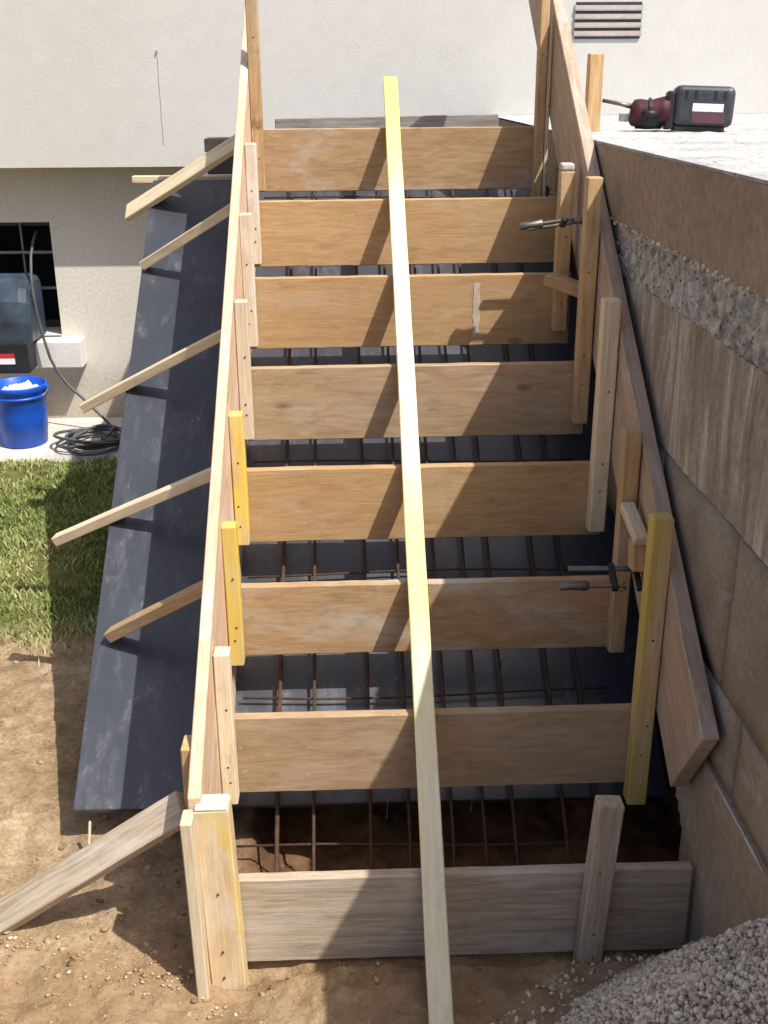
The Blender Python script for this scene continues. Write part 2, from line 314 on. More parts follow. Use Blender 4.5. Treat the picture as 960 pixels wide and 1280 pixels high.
class MB:
    def __init__(s): s.v = []; s.f = []
    def box(s, x0, x1, y0, y1, z0, z1):
        b = len(s.v); s.v += [(x, y, z) for z in (z0, z1) for (x, y) in ((x0, y0), (x1, y0), (x1, y1), (x0, y1))]
        s.f += [tuple(b+i for i in q) for q in ((3, 2, 1, 0), (4, 5, 6, 7), (0, 1, 5, 4), (1, 2, 6, 5), (2, 3, 7, 6), (3, 0, 4, 7))]; return s
    def tube(s, pts, r, n=8, cap=True):
        pts = [Vector(p) for p in pts]; rr = r if hasattr(r, '__len__') else [r]*len(pts); b = len(s.v); ref = Vector((0, 0, 1))
        for i, p in enumerate(pts):
            d = (pts[min(i+1, len(pts)-1)] - pts[max(i-1, 0)]).normalized()
            u = d.cross(ref);
            if u.length < .05: u = d.cross(Vector((1, 0, 0)))
            u.normalize(); v = d.cross(u)
            for k in range(n):
                a = 2*math.pi*k/n; s.v.append(tuple(p + (u*math.cos(a) + v*math.sin(a))*rr[i]))
        for i in range(len(pts)-1):
            for k in range(n): s.f.append((b+i*n+k, b+i*n+(k+1) % n, b+(i+1)*n+(k+1) % n, b+(i+1)*n+k))
        if cap:
            s.f.append(tuple(b+k for k in range(n))[::-1]); s.f.append(tuple(b+(len(pts)-1)*n+k for k in range(n)))
        return s
    def lathe(s, prof, c, n=32):
        b = len(s.v)
        for (r, z) in prof:
            for k in range(n):
                a = 2*math.pi*k/n; s.v.append((c[0]+r*math.cos(a), c[1]+r*math.sin(a), c[2]+z))
        for i in range(len(prof)-1):
            for k in range(n): s.f.append((b+i*n+k, b+i*n+(k+1) % n, b+(i+1)*n+(k+1) % n, b+(i+1)*n+k))
        return s
    def build(s, name, mat, parent=None, smooth=False, bevel=0, seg=2):
        me = bpy.data.meshes.new(name); me.from_pydata(s.v, [], s.f)
        bm = bmesh.new(); bm.from_mesh(me)
        if bevel: bmesh.ops.bevel(bm, geom=list(bm.edges), offset=bevel, segments=seg, profile=.5, affect='EDGES', clamp_overlap=True)
        bmesh.ops.recalc_face_normals(bm, faces=bm.faces); bm.to_mesh(me); bm.free()
        if smooth:
            for p in me.polygons: p.use_smooth = True
        o = link(name, me, mat)
        if parent:
            o.parent = parent; o.matrix_parent_inverse = Matrix.Translation(parent.location).inverted() if parent.parent is None else Matrix.Translation(-parent.matrix_world.translation)
        return o
def adopt(o, parent):
    """make o (built in world space) a child of an unrotated parent"""
    bpy.context.view_layer.update()
    mw = o.matrix_world.copy(); o.parent = parent; o.matrix_parent_inverse = parent.matrix_world.inverted(); o.matrix_world = mw
    return o
def root_build(mb, name, mat, label, cat, group=None, **kw):
    return tag(mb.build(name, mat, **kw), label, cat, group)
def fbm(x, y, z=0., o=5): return noise.fractal(Vector((x, y, z)), 1.0, 2.0, o)

# ------------------------------------------------------------------ stair geometry (metres)
h, r = .19624, .28; S = h/r; A = math.atan(S)
SL = Vector((0, math.cos(A), math.sin(A))); NRM = Vector((0, -math.sin(A), math.cos(A)))
VP = .36
def pan(Y): return h - VP + S*Y            # top face of the soffit form

# ------------------------------------------------------------------ ground
def gz(x, y):
    z = .018*fbm(x*1.7, y*1.7, 3.1) + .010*fbm(x*7, y*7, 1.3) + .0085*fbm(x*24, y*24, 7.7, 4)
    if y > 3.1: z = z*max(0, 1-(y-3.1)/.15) - .01
    f = 1.
    if -.02 < x < 1.3 and .03 < y < 2.3:                        # trench inside the form
        e = min((y-.03)/.05, 1, max(0, (x+.02)/.04)); z = z - .09*e + .03*fbm(x*9, y*9, 5.)*e
        z += .11*math.exp(-((x-.02)**2+(y-.16)**2)/.012)*e
    d = math.hypot(x+.03, y+.08); z -= .05*math.exp(-(d/.12)**2)
    if y < .1:
        a = min(1, (.1-y)/.1); z += a*(.014*fbm(x*5, y*5, 9.) + .012*abs(fbm(x*13, y*13, 4.)) )
    if -.05 < x < .95: z -= (.05+.02*fbm(x*6, 0, 2.))*math.exp(-((y-.0)/.035)**2)
    return z
def lines(parts):
    out = []
    for a, b, st in parts: out += list(np.arange(a, b-1e-6, st))
    return out + [parts[-1][1]]
xs = lines([(-60, -8, 6), (-8, -2, .5), (-2, -1.5, .08), (-1.5, 1.4, .012), (1.4, 2, .1), (2, 8, 1.), (8, 60, 6)])
ys = lines([(-60, -8, 6), (-8, -1.2, .5), (-1.2, -.6, .06), (-.6, 1.8, .012), (1.8, 3.5, .04), (3.5, 8, .75), (8, 60, 6)])
V = [(x, y, gz(x, y) if -4 < x < 3 and -4 < y < 4.4 else -.01) for y in ys for x in xs]
nx = len(xs); F = [(j*nx+i, j*nx+i+1, (j+1)*nx+i+1, (j+1)*nx+i) for j in range(len(ys)-1) for i in range(nx-1)]
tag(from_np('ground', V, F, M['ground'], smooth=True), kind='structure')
def icos():
    bm = bmesh.new(); bmesh.ops.create_icosphere(bm, subdivisions=1, radius=1); v = np.array([x.co[:] for x in bm.verts]); f = np.array([[q.index for q in p.verts] for p in bm.faces]); bm.free(); return v, f
IV, IF = icos()
def stones(name, P, size, mat, tint, parent=None, flat=1.):
    n = len(P); k = len(IV)
    sc_ = size[:, None]*rng.uniform(.6, 1.25, (n, 3)); ang = rng.uniform(0, 6.28, (n, 3))
    ca, sa = np.cos(ang), np.sin(ang)
    v = IV[None]*rng.uniform(.55, 1.3, (n, k, 1))*sc_[:, None, :]
    x, y, z = v[..., 0], v[..., 1], v[..., 2]
    x, y = x*ca[:, :1]-y*sa[:, :1], x*sa[:, :1]+y*ca[:, :1]; y, z = y*ca[:, 1:2]-z*sa[:, 1:2], y*sa[:, 1:2]+z*ca[:, 1:2]
    v = np.stack([x, y, z*flat], -1) + P[:, None, :]
    f = (IF[None] + (np.arange(n)*k)[:, None, None]).reshape(-1, 3)
    return from_np(name, v.reshape(-1, 3), f, mat, parent, np.repeat(tint, k))
P = []; sz = []
while len(P) < 5000:
    if random.random() < .6: x, y = random.uniform(-1.3, 1.0), random.uniform(-.6, .35)
    else: x, y = random.uniform(-1.5, -.1), random.uniform(-.3, 1.7)
    if fbm(x*3, y*3, 2.2) + random.uniform(-.5, .5) < -.05: continue
    if -.02 < x < .95 and y > .0 and random.random() < .5: continue
    s_ = min(.010, .0018*random.paretovariate(2.1)); P.append((x, y, gz(x, y)+s_*random.uniform(-.35, .3))); sz.append(s_)
P = np.array(P); tag(stones('dirt_clods', P, np.array(sz), M['clods'], rng.uniform(0, 1, len(P))*.84, flat=.6), 'small dirt clods and stone chips strewn over the brown earth', 'soil', kind='stuff')
# pale mortar crumbs by the left post
P = []
for (cx, cy, sp, n) in ((-.50, .04, .05, 45), (-.24, -.03, .08, 60), (-.15, -.06, .04, 40), (-.05, -.12, .04, 25)):
    for _ in range(n):
        x, y = random.gauss(cx, sp), random.gauss(cy, sp*.35); P.append((x, y, gz(x, y)+.003))
P = np.array(P); tag(stones('mortar_crumbs', P, rng.uniform(.0015, .006, len(P))*rng.uniform(.5, 1.4, len(P)), M['clods'], rng.uniform(.6, .95, len(P)), flat=.5), 'pale mortar crumbs scattered on earth beside the left corner post', 'rubble', kind='stuff')

# lawn
B = []
while len(B) < 46000:
    if random.random() < .75: x, y = random.uniform(-1.5, -.1), random.uniform(1.25, 3.32)
    else: x, y = random.uniform(-3.5, -1.5), random.uniform(1.2, 3.3)
    edge = 1.5 + .14*fbm(x*2.5, y*2.5, 4.) + .05*fbm(x*11, y*11, 2.)
    if y < edge - .0 and random.random() > .03 + .5*math.exp(-(edge-y)/.05): continue
    if fbm(x*4, y*4, 8.) + random.uniform(-.35, .5) < -.18: continue
    B.append((x, y))
B = np.array(B); n = len(B); zz = np.array([gz(x, y) for x, y in B])
ht = rng.uniform(.012, .034, n); a = rng.uniform(0, 6.28, n); wd = rng.uniform(.0016, .0034, n); ln = rng.uniform(.2, 1.2, n)*ht; la = rng.uniform(0, 6.28, n)
base = np.stack([B[:, 0], B[:, 1], zz-.003], 1); side = np.stack([np.cos(a)*wd, np.sin(a)*wd, 0*a], 1); lean = np.stack([np.cos(la)*ln, np.sin(la)*ln, ht], 1)
v = np.stack([base-side, base+side, base+lean*np.array([.45, .45, .62])+side*.8, base+lean*np.array([.45, .45, .62])-side*.8, base+lean], 1).reshape(-1, 3)
i0 = (np.arange(n)*5)[:, None]; f = np.concatenate([i0+np.array([0, 1, 2]), i0+np.array([0, 2, 3]), i0+np.array([3, 2, 4])])
gt = np.clip(rng.normal(.5, .2, n) + np.array([.45*fbm(x*2.2, y*2.2, 1.) for x, y in B]), 0, 1)
tag(from_np('lawn_grass', v, f, M['blade'], tint=np.repeat(gt, 5)), 'patchy green and straw coloured grass beside the patio strip', 'grass', kind='stuff')

# patio strip along the house
bm = bmesh.new(); px_ = np.linspace(-5, .6, 160); prev = None
MBp = MB()
V = []; F = []
for i, x in enumerate(px_):
    e = 3.29 + .03*fbm(x*3, 0, 6.) + .012*fbm(x*14, 0, 3.)
    V += [(x, e, -.05), (x, e+.006, .024), (x, 3.6, .03), (x, 3.9, .032)]
    if i: F += [(4*(i-1)+k, 4*i+k, 4*i+k+1, 4*(i-1)+k+1) for k in range(3)]
tag(from_np('patio', V, F, M['patio']), kind='structure')

# ------------------------------------------------------------------ house
YU, YL = 3.69, 3.90; ZS = 1.332
house = empty('house', (0, YL, 0), 'off white roughcast house with overhanging upper wall above a recessed base', 'house')
MB().box(-7, 8, YU, 4.25, ZS, 6.).build('upper_wall', M['house'], house)
wx0, wx1, wz0, wz1 = -2.35, -1.262, .48, 1.056
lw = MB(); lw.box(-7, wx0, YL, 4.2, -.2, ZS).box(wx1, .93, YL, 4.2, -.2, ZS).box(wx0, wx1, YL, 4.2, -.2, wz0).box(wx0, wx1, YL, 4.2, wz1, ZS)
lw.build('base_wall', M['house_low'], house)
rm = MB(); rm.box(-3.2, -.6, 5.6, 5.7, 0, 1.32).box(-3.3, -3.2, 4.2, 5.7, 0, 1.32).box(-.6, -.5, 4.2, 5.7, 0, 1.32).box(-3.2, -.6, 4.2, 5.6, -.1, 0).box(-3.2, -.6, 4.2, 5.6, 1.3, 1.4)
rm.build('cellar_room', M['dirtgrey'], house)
win = MB().box(wx0+.002, wx0+.04, 4.1, 4.14, wz0, wz1).box(wx1-.04, wx1-.002, 4.1, 4.14, wz0, wz1).box(wx0+.04, wx1-.04, 4.1, 4.14, wz0+.002, wz0+.04).box(wx0+.04, wx1-.04, 4.1, 4.14, wz1-.04, wz1-.002)
win = win.build('window', M['charcoal'], house)
for z in (.70, .885):
    MB().tube([(wx0+.03, 4.06, z), (wx1-.0, 4.06, z)], .008).build('grille_bar', M['bar'], win)
for x in (-2.05, -1.75, -1.46):
    MB().tube([(x, 4.075, wz0), (x, 4.075, wz1)], .006).build('grille_bar', M['bar'], win)
MB().box(wx0-.12, -1.142, 3.775, 3.898, .335, .474).build('window_sill', M['stone'], house, bevel=.006)
MB().box(wx0+.003, wx1-.003, 3.9, 4.1, .440, .4835).build('inner_sill', M['stone'], house, bevel=.002)
vent = MB().box(1.305, 1.61, YU-.006, YU-.001, 1.885, 2.04).build('vent', M['charcoal'], house)
for i in range(4):
    z = 1.895 + i*.036
    sb = MB(); b0 = len(sb.v)
    sb.v += [(1.30, YU-.012, z), (1.615, YU-.012, z), (1.615, YU-.004, z+.024), (1.30, YU-.004, z+.024), (1.30, YU-.012, z+.006), (1.615, YU-.012, z+.006), (1.615, YU-.004, z+.03), (1.30, YU-.004, z+.03)]
    sb.f += [(3, 2, 1, 0), (4, 5, 6, 7), (0, 1, 5, 4), (1, 2, 6, 5), (2, 3, 7, 6), (3, 0, 4, 7)]
    sb.build('slat', M['vent'], vent)
crk = [(-.628 + .0006*math.sin(i*1.7), YU-.001, 1.43 + i*.041) for i in range(11)]
MB().tube(crk, .0011, 6).build('wall_cable', M['vent'], house)
MB().tube([(-.627, YU-.001, 1.84), (-.627, YU-.010, 1.842)], .004, 8).build('wall_plug', M['vent'], house)

# ------------------------------------------------------------------ terrace (landing with retaining wall)
XW = .933
ter = empty('terrace', (1.5, 0, 0), 'raised concrete terrace with white dusty top and rough brown side wall', 'terrace')
def ygrid(y0, y1, fine, coarse):
    out = list(np.arange(-3, -.7, coarse)) + list(np.arange(-.7, 2.1, fine)) + list(np.arange(2.1, y1-.001, coarse)) + [y1]
    return out
def wallgrid(name, z0, z1, nz, x0, disp, mat, fine=.02, hole=None, depth=.16):
    Ys = ygrid(-3, YU-.004, fine, .15); Zs = np.linspace(z0, z1, nz+1)
    bm = bmesh.new(); vv = [[bm.verts.new((x0 + disp(y, z), y, z)) for z in Zs] for y in Ys]; fs = []
    for i in range(len(Ys)-1):
        for j in range(nz):
            if hole and hole((Ys[i]+Ys[i+1])/2, (Zs[j]+Zs[j+1])/2): continue
            fs.append(bm.faces.new((vv[i][j], vv[i][j+1], vv[i+1][j+1], vv[i+1][j])))
    bmesh.ops.delete(bm, geom=[v for v in bm.verts if not v.link_faces], context='VERTS')
    ex = bmesh.ops.extrude_face_region(bm, geom=list(bm.faces)); ev = [g for g in ex['geom'] if isinstance(g, bmesh.types.BMVert)]
    for v_ in ev: v_.co.x = x0 + depth
    bmesh.ops.recalc_face_normals(bm, faces=bm.faces)
    me = bpy.data.meshes.new(name); bm.to_mesh(me); bm.free(); o = link(name, me, mat); adopt(o, ter); return o
wallgrid('edge_band', 1.364, 1.5435, 10, XW, lambda y, z: .0015*fbm(y*9, z*9, 2.) + (.006*max(0, fbm(y*30, 1., 4.)) if z < 1.366 else 0), M['fascia'], .03)
wallgrid('rough_band', 1.241, 1.3635, 14, XW+.010, lambda y, z: .010*fbm(y*50, z*50, 1., 4) + .006*fbm(y*110, z*110, 3., 2), M['pebble'], .0085)
wallgrid('side_wall', .930, 1.2405, 26, XW+.008, lambda y, z: .0022*fbm(y*40, z*2., 1., 4) + .004*fbm(y*3, z*3, 6.), M['wall'], .02, lambda y, z: y > .3 and z < .2 + (y-.129)*.70)
wallgrid('footing_wall', -.15, .4275, 30, XW+.003, lambda y, z: .0025*fbm(y*5, z*5, 2.) + .001*fbm(y*40, z*40, 2.), M['foot'], .02, lambda y, z: y > .126 + .01*fbm(0, z*9, 1.) and z < .204 + max(0, (y-.129))*.70)
wallgrid('joint_mortar', .428, .9295, 26, XW+.0145, lambda y, z: .002*fbm(y*30, z*30, 1., 3), M['mortar_dark'], .03, lambda y, z: y > .3 and z < .2 + (y-.129)*.70)
def block(y0, y1, z0, z1):
    n, k = 12, 7; V = []; g = .004
    for j in range(k):
        for i in range(n):
            y = y0+g + (y1-y0-2*g)*i/(n-1); z = z0+g + (z1-z0-2*g)*j/(k-1); e = min(i, n-1-i, j, k-1-j)
            wob = .0022 if e == 0 else 0
            V.append((XW+.006 + (.005 if e == 0 else 0) + .0022*fbm(y*6, z*6, 2.) + .0012*fbm(y*40, z*40, 5., 3), y + wob*fbm(y*25, z*25, 1.), z + wob*fbm(y*25, z*25, 7.)))
    F = [(j*n+i, j*n+i+1, (j+1)*n+i+1, (j+1)*n+i) for j in range(k-1) for i in range(n-1)]
    rim = [i for i in range(n)] + [j*n+n-1 for j in range(1, k)] + [(k-1)*n+i for i in range(n-2, -1, -1)] + [j*n for j in range(k-2, 0, -1)]
    b0 = len(V); V += [(XW+.09, V[i][1], V[i][2]) for i in rim]; m = len(rim)
    F += [(rim[(i+1) % m], rim[i], b0+i, b0+(i+1) % m) for i in range(m)]
    o = from_np('block', V, F, M['block'], smooth=False); adopt(o, ter)
for y in np.arange(-2.6, .31, .5): block(y, y+.5, .430, .603)          # joint at about -0.1
for y in np.arange(-2.48, .55, .5): block(y, y+.5, .603, .929)         # joint at about 0.02
MB().box(1.14, 1.3, -2.9, YU-.006, -.3, 1.5).build('foundation', M['dark'], ter)
P = np.array([(XW-.001+random.uniform(-.003, .004), random.uniform(-.5, 1.35), 1.3645+random.uniform(-.006, .003)) for _ in range(230)])
o = stones('edge_crumbs', P, rng.uniform(.0015, .0055, len(P)), M['stones'], rng.uniform(.3, 1, len(P))); o['kind'] = 'stuff'; adopt(o, ter)
# top sheet, uneven dusty cement
Xs = list(np.arange(XW-.002, 2.4, .02)) + list(np.arange(2.4, 5.01, .3)); Ys = list(np.arange(-3, .3, .1)) + list(np.arange(.3, YU-.003, .02)) + [YU-.003]
V = [(x, y, 1.551 + (.003*fbm(x*6, y*6, 1.) + .0035*fbm(x*32, y*32, 2., 3))*min(1, (x-XW+.004)/.05)) for y in Ys for x in Xs]
nx = len(Xs); F = [(j*nx+i, j*nx+i+1, (j+1)*nx+i+1, (j+1)*nx+i) for j in range(len(Ys)-1) for i in range(nx-1)]
o = from_np('landing_top', V, F, M['slab'], smooth=True); adopt(o, ter)
# ragged mortar line on top of the footing
MB().tube([(XW+.001, -.30+.012*i, .4265+.003*fbm(i*.6, 0, 1.)) for i in range(23)], [.0015+.003*abs(fbm(i*.9, 3., 1.)) for i in range(23)], 6).build('mortar_ridge', M['mortar'], ter)
# white dusty lip of the top edge
lip = MB(); lip.tube([(XW+.002, -1.5+.05*i, 1.5475+.001*fbm(i*.8, 1., 1.)) for i in range(76)], [.004+.0012*fbm(i*.7, 0., 3.) for i in range(76)], 6)
lip.build('edge_lip', M['slab'], ter)

# ------------------------------------------------------------------ soffit form
sof = empty('soffit_form', (0, .4, .09), 'black film faced soffit form sloping up under the stairs on timber bearers', 'formwork')
def slope_sheet(y0, y1, name='form_sheet'):
    c0 = Vector(((-.445+.985)/2, y0, pan(y0))) - NRM*.0105; c1 = Vector(((-.445+.985)/2, y1, pan(y1))) - NRM*.0105
    o = timber(name, c0, c1, 1.43, .021, NRM, M['film'], ch=.002, wob=.0004); adopt(o, sof); return o
slope_sheet(.372, 2.215)
for x in (-.36, .2, .78):
    c0 = Vector((x, .45, pan(.45))) - NRM*.062; c1 = Vector((x, 2.2, pan(2.2))) - NRM*.062
    adopt(timber('bearer', c0, c1, .06, .08, NRM, M['brown']), sof)
    for Y in (.75, 1.35, 2.0):
        z1 = pan(Y) - .125
        adopt(bar_z('prop', x-.035, x+.035, Y-.035, Y+.035, -.06, z1, M['brown']), sof)
# flat landing form behind the top riser
lf = empty('landing_form', (0, 2.25, 0), 'black landing form sheet behind the top riser on short props', 'formwork')
adopt(timber('form_sheet', (-.41, 2.96, 1.364), (.99, 2.96, 1.364), 1.42, .021, (0, 0, 1), M['film'], ch=.002), lf)
for x in (-.2, .85):
    for Y in (2.4, 3.5): adopt(bar_z('prop', x-.04, x+.04, Y-.04, Y+.04, -.06, 1.352, M['brown']), lf)
tag(timber('edge_batten', (-.525, 2.265, 1.3875), (-.11, 2.265, 1.3875), .04, .024, (0, 0, 1), M['pale']), 'short pale batten lying flat along top edge of the black form', 'batten')
tag(timber('edge_board', (-.262, 2.30, 1.438), (-.10, 2.30, 1.438), .075, .022, (0, -1, 0), M['film']), 'small dark edge board upright outside the left side form top', 'board')
tag(timber('offcut_board', (-.266, 2.33, 1.499), (-.10, 2.33, 1.499), .11, .045, (0, 0, 1), M['grey']), 'grey offcut lying on the small dark edge board', 'board')
tag(timber('landing_plank', (-.05, 2.92, 1.472), (.86, 2.92, 1.484), .192, .03, (0, -1, 0), M['grey']), 'weathered grey plank on edge behind the top riser board', 'plank')

# rebar mat
mat_ = empty('rebar_mat', (.45, .1, .0), 'rusty welded rebar mat lying over the black soffit form', 'rebar')
def barp(Y, off): return Vector((0, Y, pan(Y))) + NRM*off
lx = [.046, .129, .263, .353, .452, .53, .60, .721, .80]
for i, x in enumerate(lx):
    j = random.uniform(-.006, .006)
    p = [Vector((x-.015*(x-.23), .03, -.06)), barp(.16, .03)+Vector((x, 0, -.02))]
    p += [barp(Y, .032) + Vector((x+j*math.sin(Y*3+i), 0, 0)) for Y in (.3, .45, .8, 1.2, 1.6, 2.0, 2.2)]
    p.append(Vector((x, 2.5, 1.41)))
    MB().tube(p, .0042 if i else .0055, 7).build('bar', M['rust'], mat_, smooth=True)
for i, Y in enumerate((.20, .29, .45, .60, .74, .89, 1.03, 1.18, 1.32, 1.47, 1.62, 1.78, 1.95, 2.1)):
    off = .024; y_ = Y + random.uniform(-.01, .01)
    p = [barp(y_ + .006*math.sin(i+k), off if Y > .25 else .04) + Vector((-.05+k*.185, 0, 0)) for k in range(6)]
    MB().tube(p, .003, 7).build('bar', M['rust'], mat_, smooth=True)
for i, (x, Y) in enumerate(((.30, .33), (.50, .34), (.12, .68), (.26, .70), (.40, .9), (.60, .62), (.16, .98))):
    q0 = barp(Y, .035)+Vector((x, 0, 0)); MB().tube([q0, q0+Vector((.004, .004, .05)), q0+Vector((.01, -.012, .065))], .0016, 5).build('tie_wire', M['galv'], mat_)

# ------------------------------------------------------------------ riser boards
ordn = ['lowest', 'second', 'third', 'fourth', 'fifth', 'sixth', 'seventh', 'top']
look = {1: 'weathered grey brown plank forming the lowest stair riser', 2: 'reddish brown plywood board forming the second stair riser up',
        3: 'tan plywood board with grey smear forming the third stair riser up', 4: 'golden tan plywood board forming the fourth stair riser up',
        5: 'dull brown plywood board forming the fifth stair riser up', 6: 'tan board with pale vertical smear forming the sixth stair riser up',
        7: 'light tan board forming the seventh stair riser, just below the top one', 8: 'two tone brown board with pale patch forming the topmost stair riser'}
dtop = {1: -.009, 2: .006, 3: -.002, 4: 0, 5: 0, 6: .002, 7: -.006, 8: -.004}
dbot = {1: -.022, 2: .010, 3: .013, 4: 0, 5: -.006, 6: -.006, 7: -.005, 8: 0}
BH = .201; rtop = {}; boards = {}
for k in range(1, 9):
    y = (k-1)*r; z1 = k*h + dtop[k]; z0 = k*h - BH + dbot[k]; rtop[k] = z1
    x0, x1 = (-.066, .888) if k > 1 else (-.05, .925)
    if k == 2: x1 = .868
    tilt = {1: 0, 2: .002, 3: .003, 4: .004, 5: .004, 6: .005, 7: .004, 8: .003}[k]
    o = timber('riser_board', (x0, y+.0125, (z0+z1)/2-tilt/2), (x1, y+.0125, (z0+z1)/2+tilt/2), z1-z0, .025, (0, -1, 0), M['old'] if k == 1 else M['ply_worn'] if k in (3, 8) else M['ply_dull'] if k in (2, 5) else M['ply'], nseg=26, wob=.0009)
    boards[k] = tag(o, look[k], 'board', 'stair riser boards')
# pale vertical mortar smear on the sixth board
bm_ = MB(); zc = 6*h-.1
smv = [(.600+.020*(i % 2)+.004*fbm(i*.7, 1., 2.) , 5*r-.0016, zc-.08+.0145*(i//2)) for i in range(24)]
sm = MB(); sm.v = smv; sm.f = [(2*i, 2*i+1, 2*i+3, 2*i+2) for i in range(11)]
adopt(sm.build('mortar_smear', M['smear']), boards[6])

# ------------------------------------------------------------------ left side form
def prism(name, yz, x0, x1, mat, ch=.002):
    """plate in the Y-Z plane whose local X runs up the slope"""
    m = Matrix(((0, 0, 1, 0), (SL.y, -SL.z, 0, 0), (SL.z, SL.y, 0, 0), (0, 0, 0, 1))); m.translation = Vector((x0, yz[0][0], yz[0][1])); inv = m.inverted()
    bm = bmesh.new(); a = [bm.verts.new(inv @ Vector((x0, y, z))) for y, z in yz]; b = [bm.verts.new(inv @ Vector((x1, y, z))) for y, z in yz]; n = len(yz)
    bm.faces.new(a); bm.faces.new(b[::-1])
    for i in range(n): bm.faces.new((a[i], b[i], b[(i+1) % n], a[(i+1) % n]))
    bmesh.ops.recalc_face_normals(bm, faces=bm.faces)
    bmesh.ops.bevel(bm, geom=list(bm.edges), offset=ch, segments=1, affect='EDGES')
    me = bpy.data.meshes.new(name); bm.to_mesh(me); bm.free(); o = link(name, me, mat); o.matrix_world = m; return o
def ltop(Y): return .455 + .673*Y
ls = prism('side_form', [(-.045, ltop(-.045)), (-.045, .03), (.30, .03), (.375, pan(.375)+.003), (2.2, pan(2.2)+.003), (2.45, 1.378), (2.45, ltop(2.45))], -.096, -.0705, M['side'])
tag(ls, 'long pinkish board standing on the black form as left stair side', 'board')
# cleats holding the risers at the left
cl = {2: ('pale', .187, 'pale cleat on left side form at the second riser'), 3: ('yellow', .168, 'yellow painted cleat on left side form at the third riser'),
      4: ('yellow', .157, 'yellow painted cleat on left side form at the fourth riser'), 5: ('cleat', .188, 'dull pale cleat on left side form at the fifth riser'),
      6: ('cleat', .185, 'pale cleat on left side form at the sixth riser'), 7: ('cleat', .163, 'pale cleat on left side form at the seventh riser')}
for k, (mt, dz, lab) in cl.items():
    y = (k-1)*r
    o = bar_z('cleat', -.069, -.035, y-.043, y-.002, (k-1)*h + .003, k*h+dz, M[mt], (random.uniform(-.002, .001), random.uniform(-.004, .004)))
    tag(o, lab, 'cleat', 'cleats on the left side form')
tag(bar_z('cleat', -.069, -.032, 7*r-.045, 7*r-.002, 7*h-.0, 2.12, M['brown']), 'tall brown cleat at left end of the topmost riser', 'cleat', 'cleats on the left side form')
# corner post
cp = tag(bar_z('corner_post', -.074, -.004, -.058, -.006, -.10, .405, M['post'], (-.012, -.004)), 'stout yellow stained post at left end of the lowest riser', 'post')
tag(bar_z('backing_board', -.100, -.077, -.095, -.047, -.09, .402, M['pale'], (-.006, .0)), 'thin pale board against left side of the yellow corner post', 'board')
tag(bar_z('spacer_block', -.118, -.0975, .045, .1, .30, .475, M['brown']), 'small brown block on the outer face of left side form', 'block')
tag(timber('white_peg', (-.405, .30, -.01), (-.40, .345, .085), .012, .006, (1, 0, 0), M['pale']), 'thin pale stick upright under the black form corner', 'stick')

adopt(MB().box(-.082, -.018, -.062, -.012, .404, .411).build('mortar_cap', M['mortar'], bevel=.003), cp)
# braces on the left: side form to edge of the black form
br = [((-.0985, 1.984, 1.536), (-.419, 2.115, 1.349), 1.36, .075, .020, 'pale', 'wide pale plank brace topmost on the left side form'),
      ((-.0985, 1.701, 1.358), (-.426, 1.842, 1.157), 1.04, .030, .030, 'pale', 'pale square batten brace second from top on left side form'),
      ((-.0985, 1.297, 1.050), (-.424, 1.426, .866), 1.52, .034, .028, 'pale', 'long pale batten brace running out towards the hose coil'),
      ((-.0985, .914, .764), (-.421, 1.035, .592), 1.61, .034, .028, 'pale', 'longest pale batten brace reaching out over the lawn'),
      ((-.0985, .581, .590), (-.395, .730, .378), 1.02, .036, .030, 'brown', 'short brown batten brace ending at the black form edge')]
for a, b, e, wd, th, mt, lab in br:
    a, b = Vector(a), Vector(b); d = b-a; hint = NRM + Vector((-.45, 0, 0)) if wd > .06 else Vector((-.25, -.1, 1))
    tag(timber('brace', a, a+d*e, wd, th, hint, M[mt]), lab, 'brace', 'braces of the left side form')
a = Vector((-.122, .05, .336)); d = Vector((-.547, .095, .024)) - a
tag(timber('ground_brace', a, a+d*1.16, .070, .028, (-.35, -.6, .75), M['old']), 'broad weathered plank brace propped on the earth from the corner post', 'brace', 'braces of the left side form')

# ------------------------------------------------------------------ right side plank and stakes
T0, T1 = .892, .926
def rtopz(Y): return .575 + .70*Y
e0 = Vector((0, -.055, rtopz(-.055))); e1 = e0 - NRM*.265
yb = 2.55
tag(prism('side_plank', [(e0.y, e0.z), (e1.y, e1.z), (yb+.15, e1.z + S*(yb+.15-e1.y)), (yb, rtopz(yb))], T0, T1, M['rside']), 'thick sloping plank against the terrace wall as right stair side', 'plank')
def stake(k, x0, x1, top, bot, mt, lab, lean=(0, 0), dy=.045, name='stake'):
    y = (k-1)*r
    return tag(bar_z(name, x0, x1, y-dy, y-.003, bot, top, M[mt], lean), lab, 'stake', 'stakes along the right side plank')
stake(2, .845, .888, .872, .172, 'yellow_shaded', 'tall yellow stake at right end of the second riser', (.003, .002))
stake(3, .850, .888, .972, .41, 'brown', 'brown stake with screw clamp at right end of the third riser')
stake(4, .846, .888, 1.215, .612, 'pale', 'tall pale stake at right end of the fourth riser', (.001, 0))
stake(5, .850, .889, 1.476, .82, 'brown', 'tallest light brown stake, at right end of the fifth riser')
s6 = stake(6, .832, .872, 1.47, 1.02, 'brown', 'dark brown stake with white top at right end of the sixth riser')
stake(8, .848, .876, 2.12, 1.19, 'brown', 'tall dark brown stake at right end of the topmost riser', dy=.05)
tag(bar_z('stake', .879, .891, 7*r-.05, 7*r-.012, 1.20, 1.872, M['pale']), 'slim pale strip between tall brown stake and right side plank', 'stake', 'stakes along the right side plank')
tag(bar_z('terrace_stake', 1.005, 1.05, 1.88, 1.925, 1.548, 1.785, M['brown']), 'short wooden stake standing on the terrace behind the side plank', 'stake')
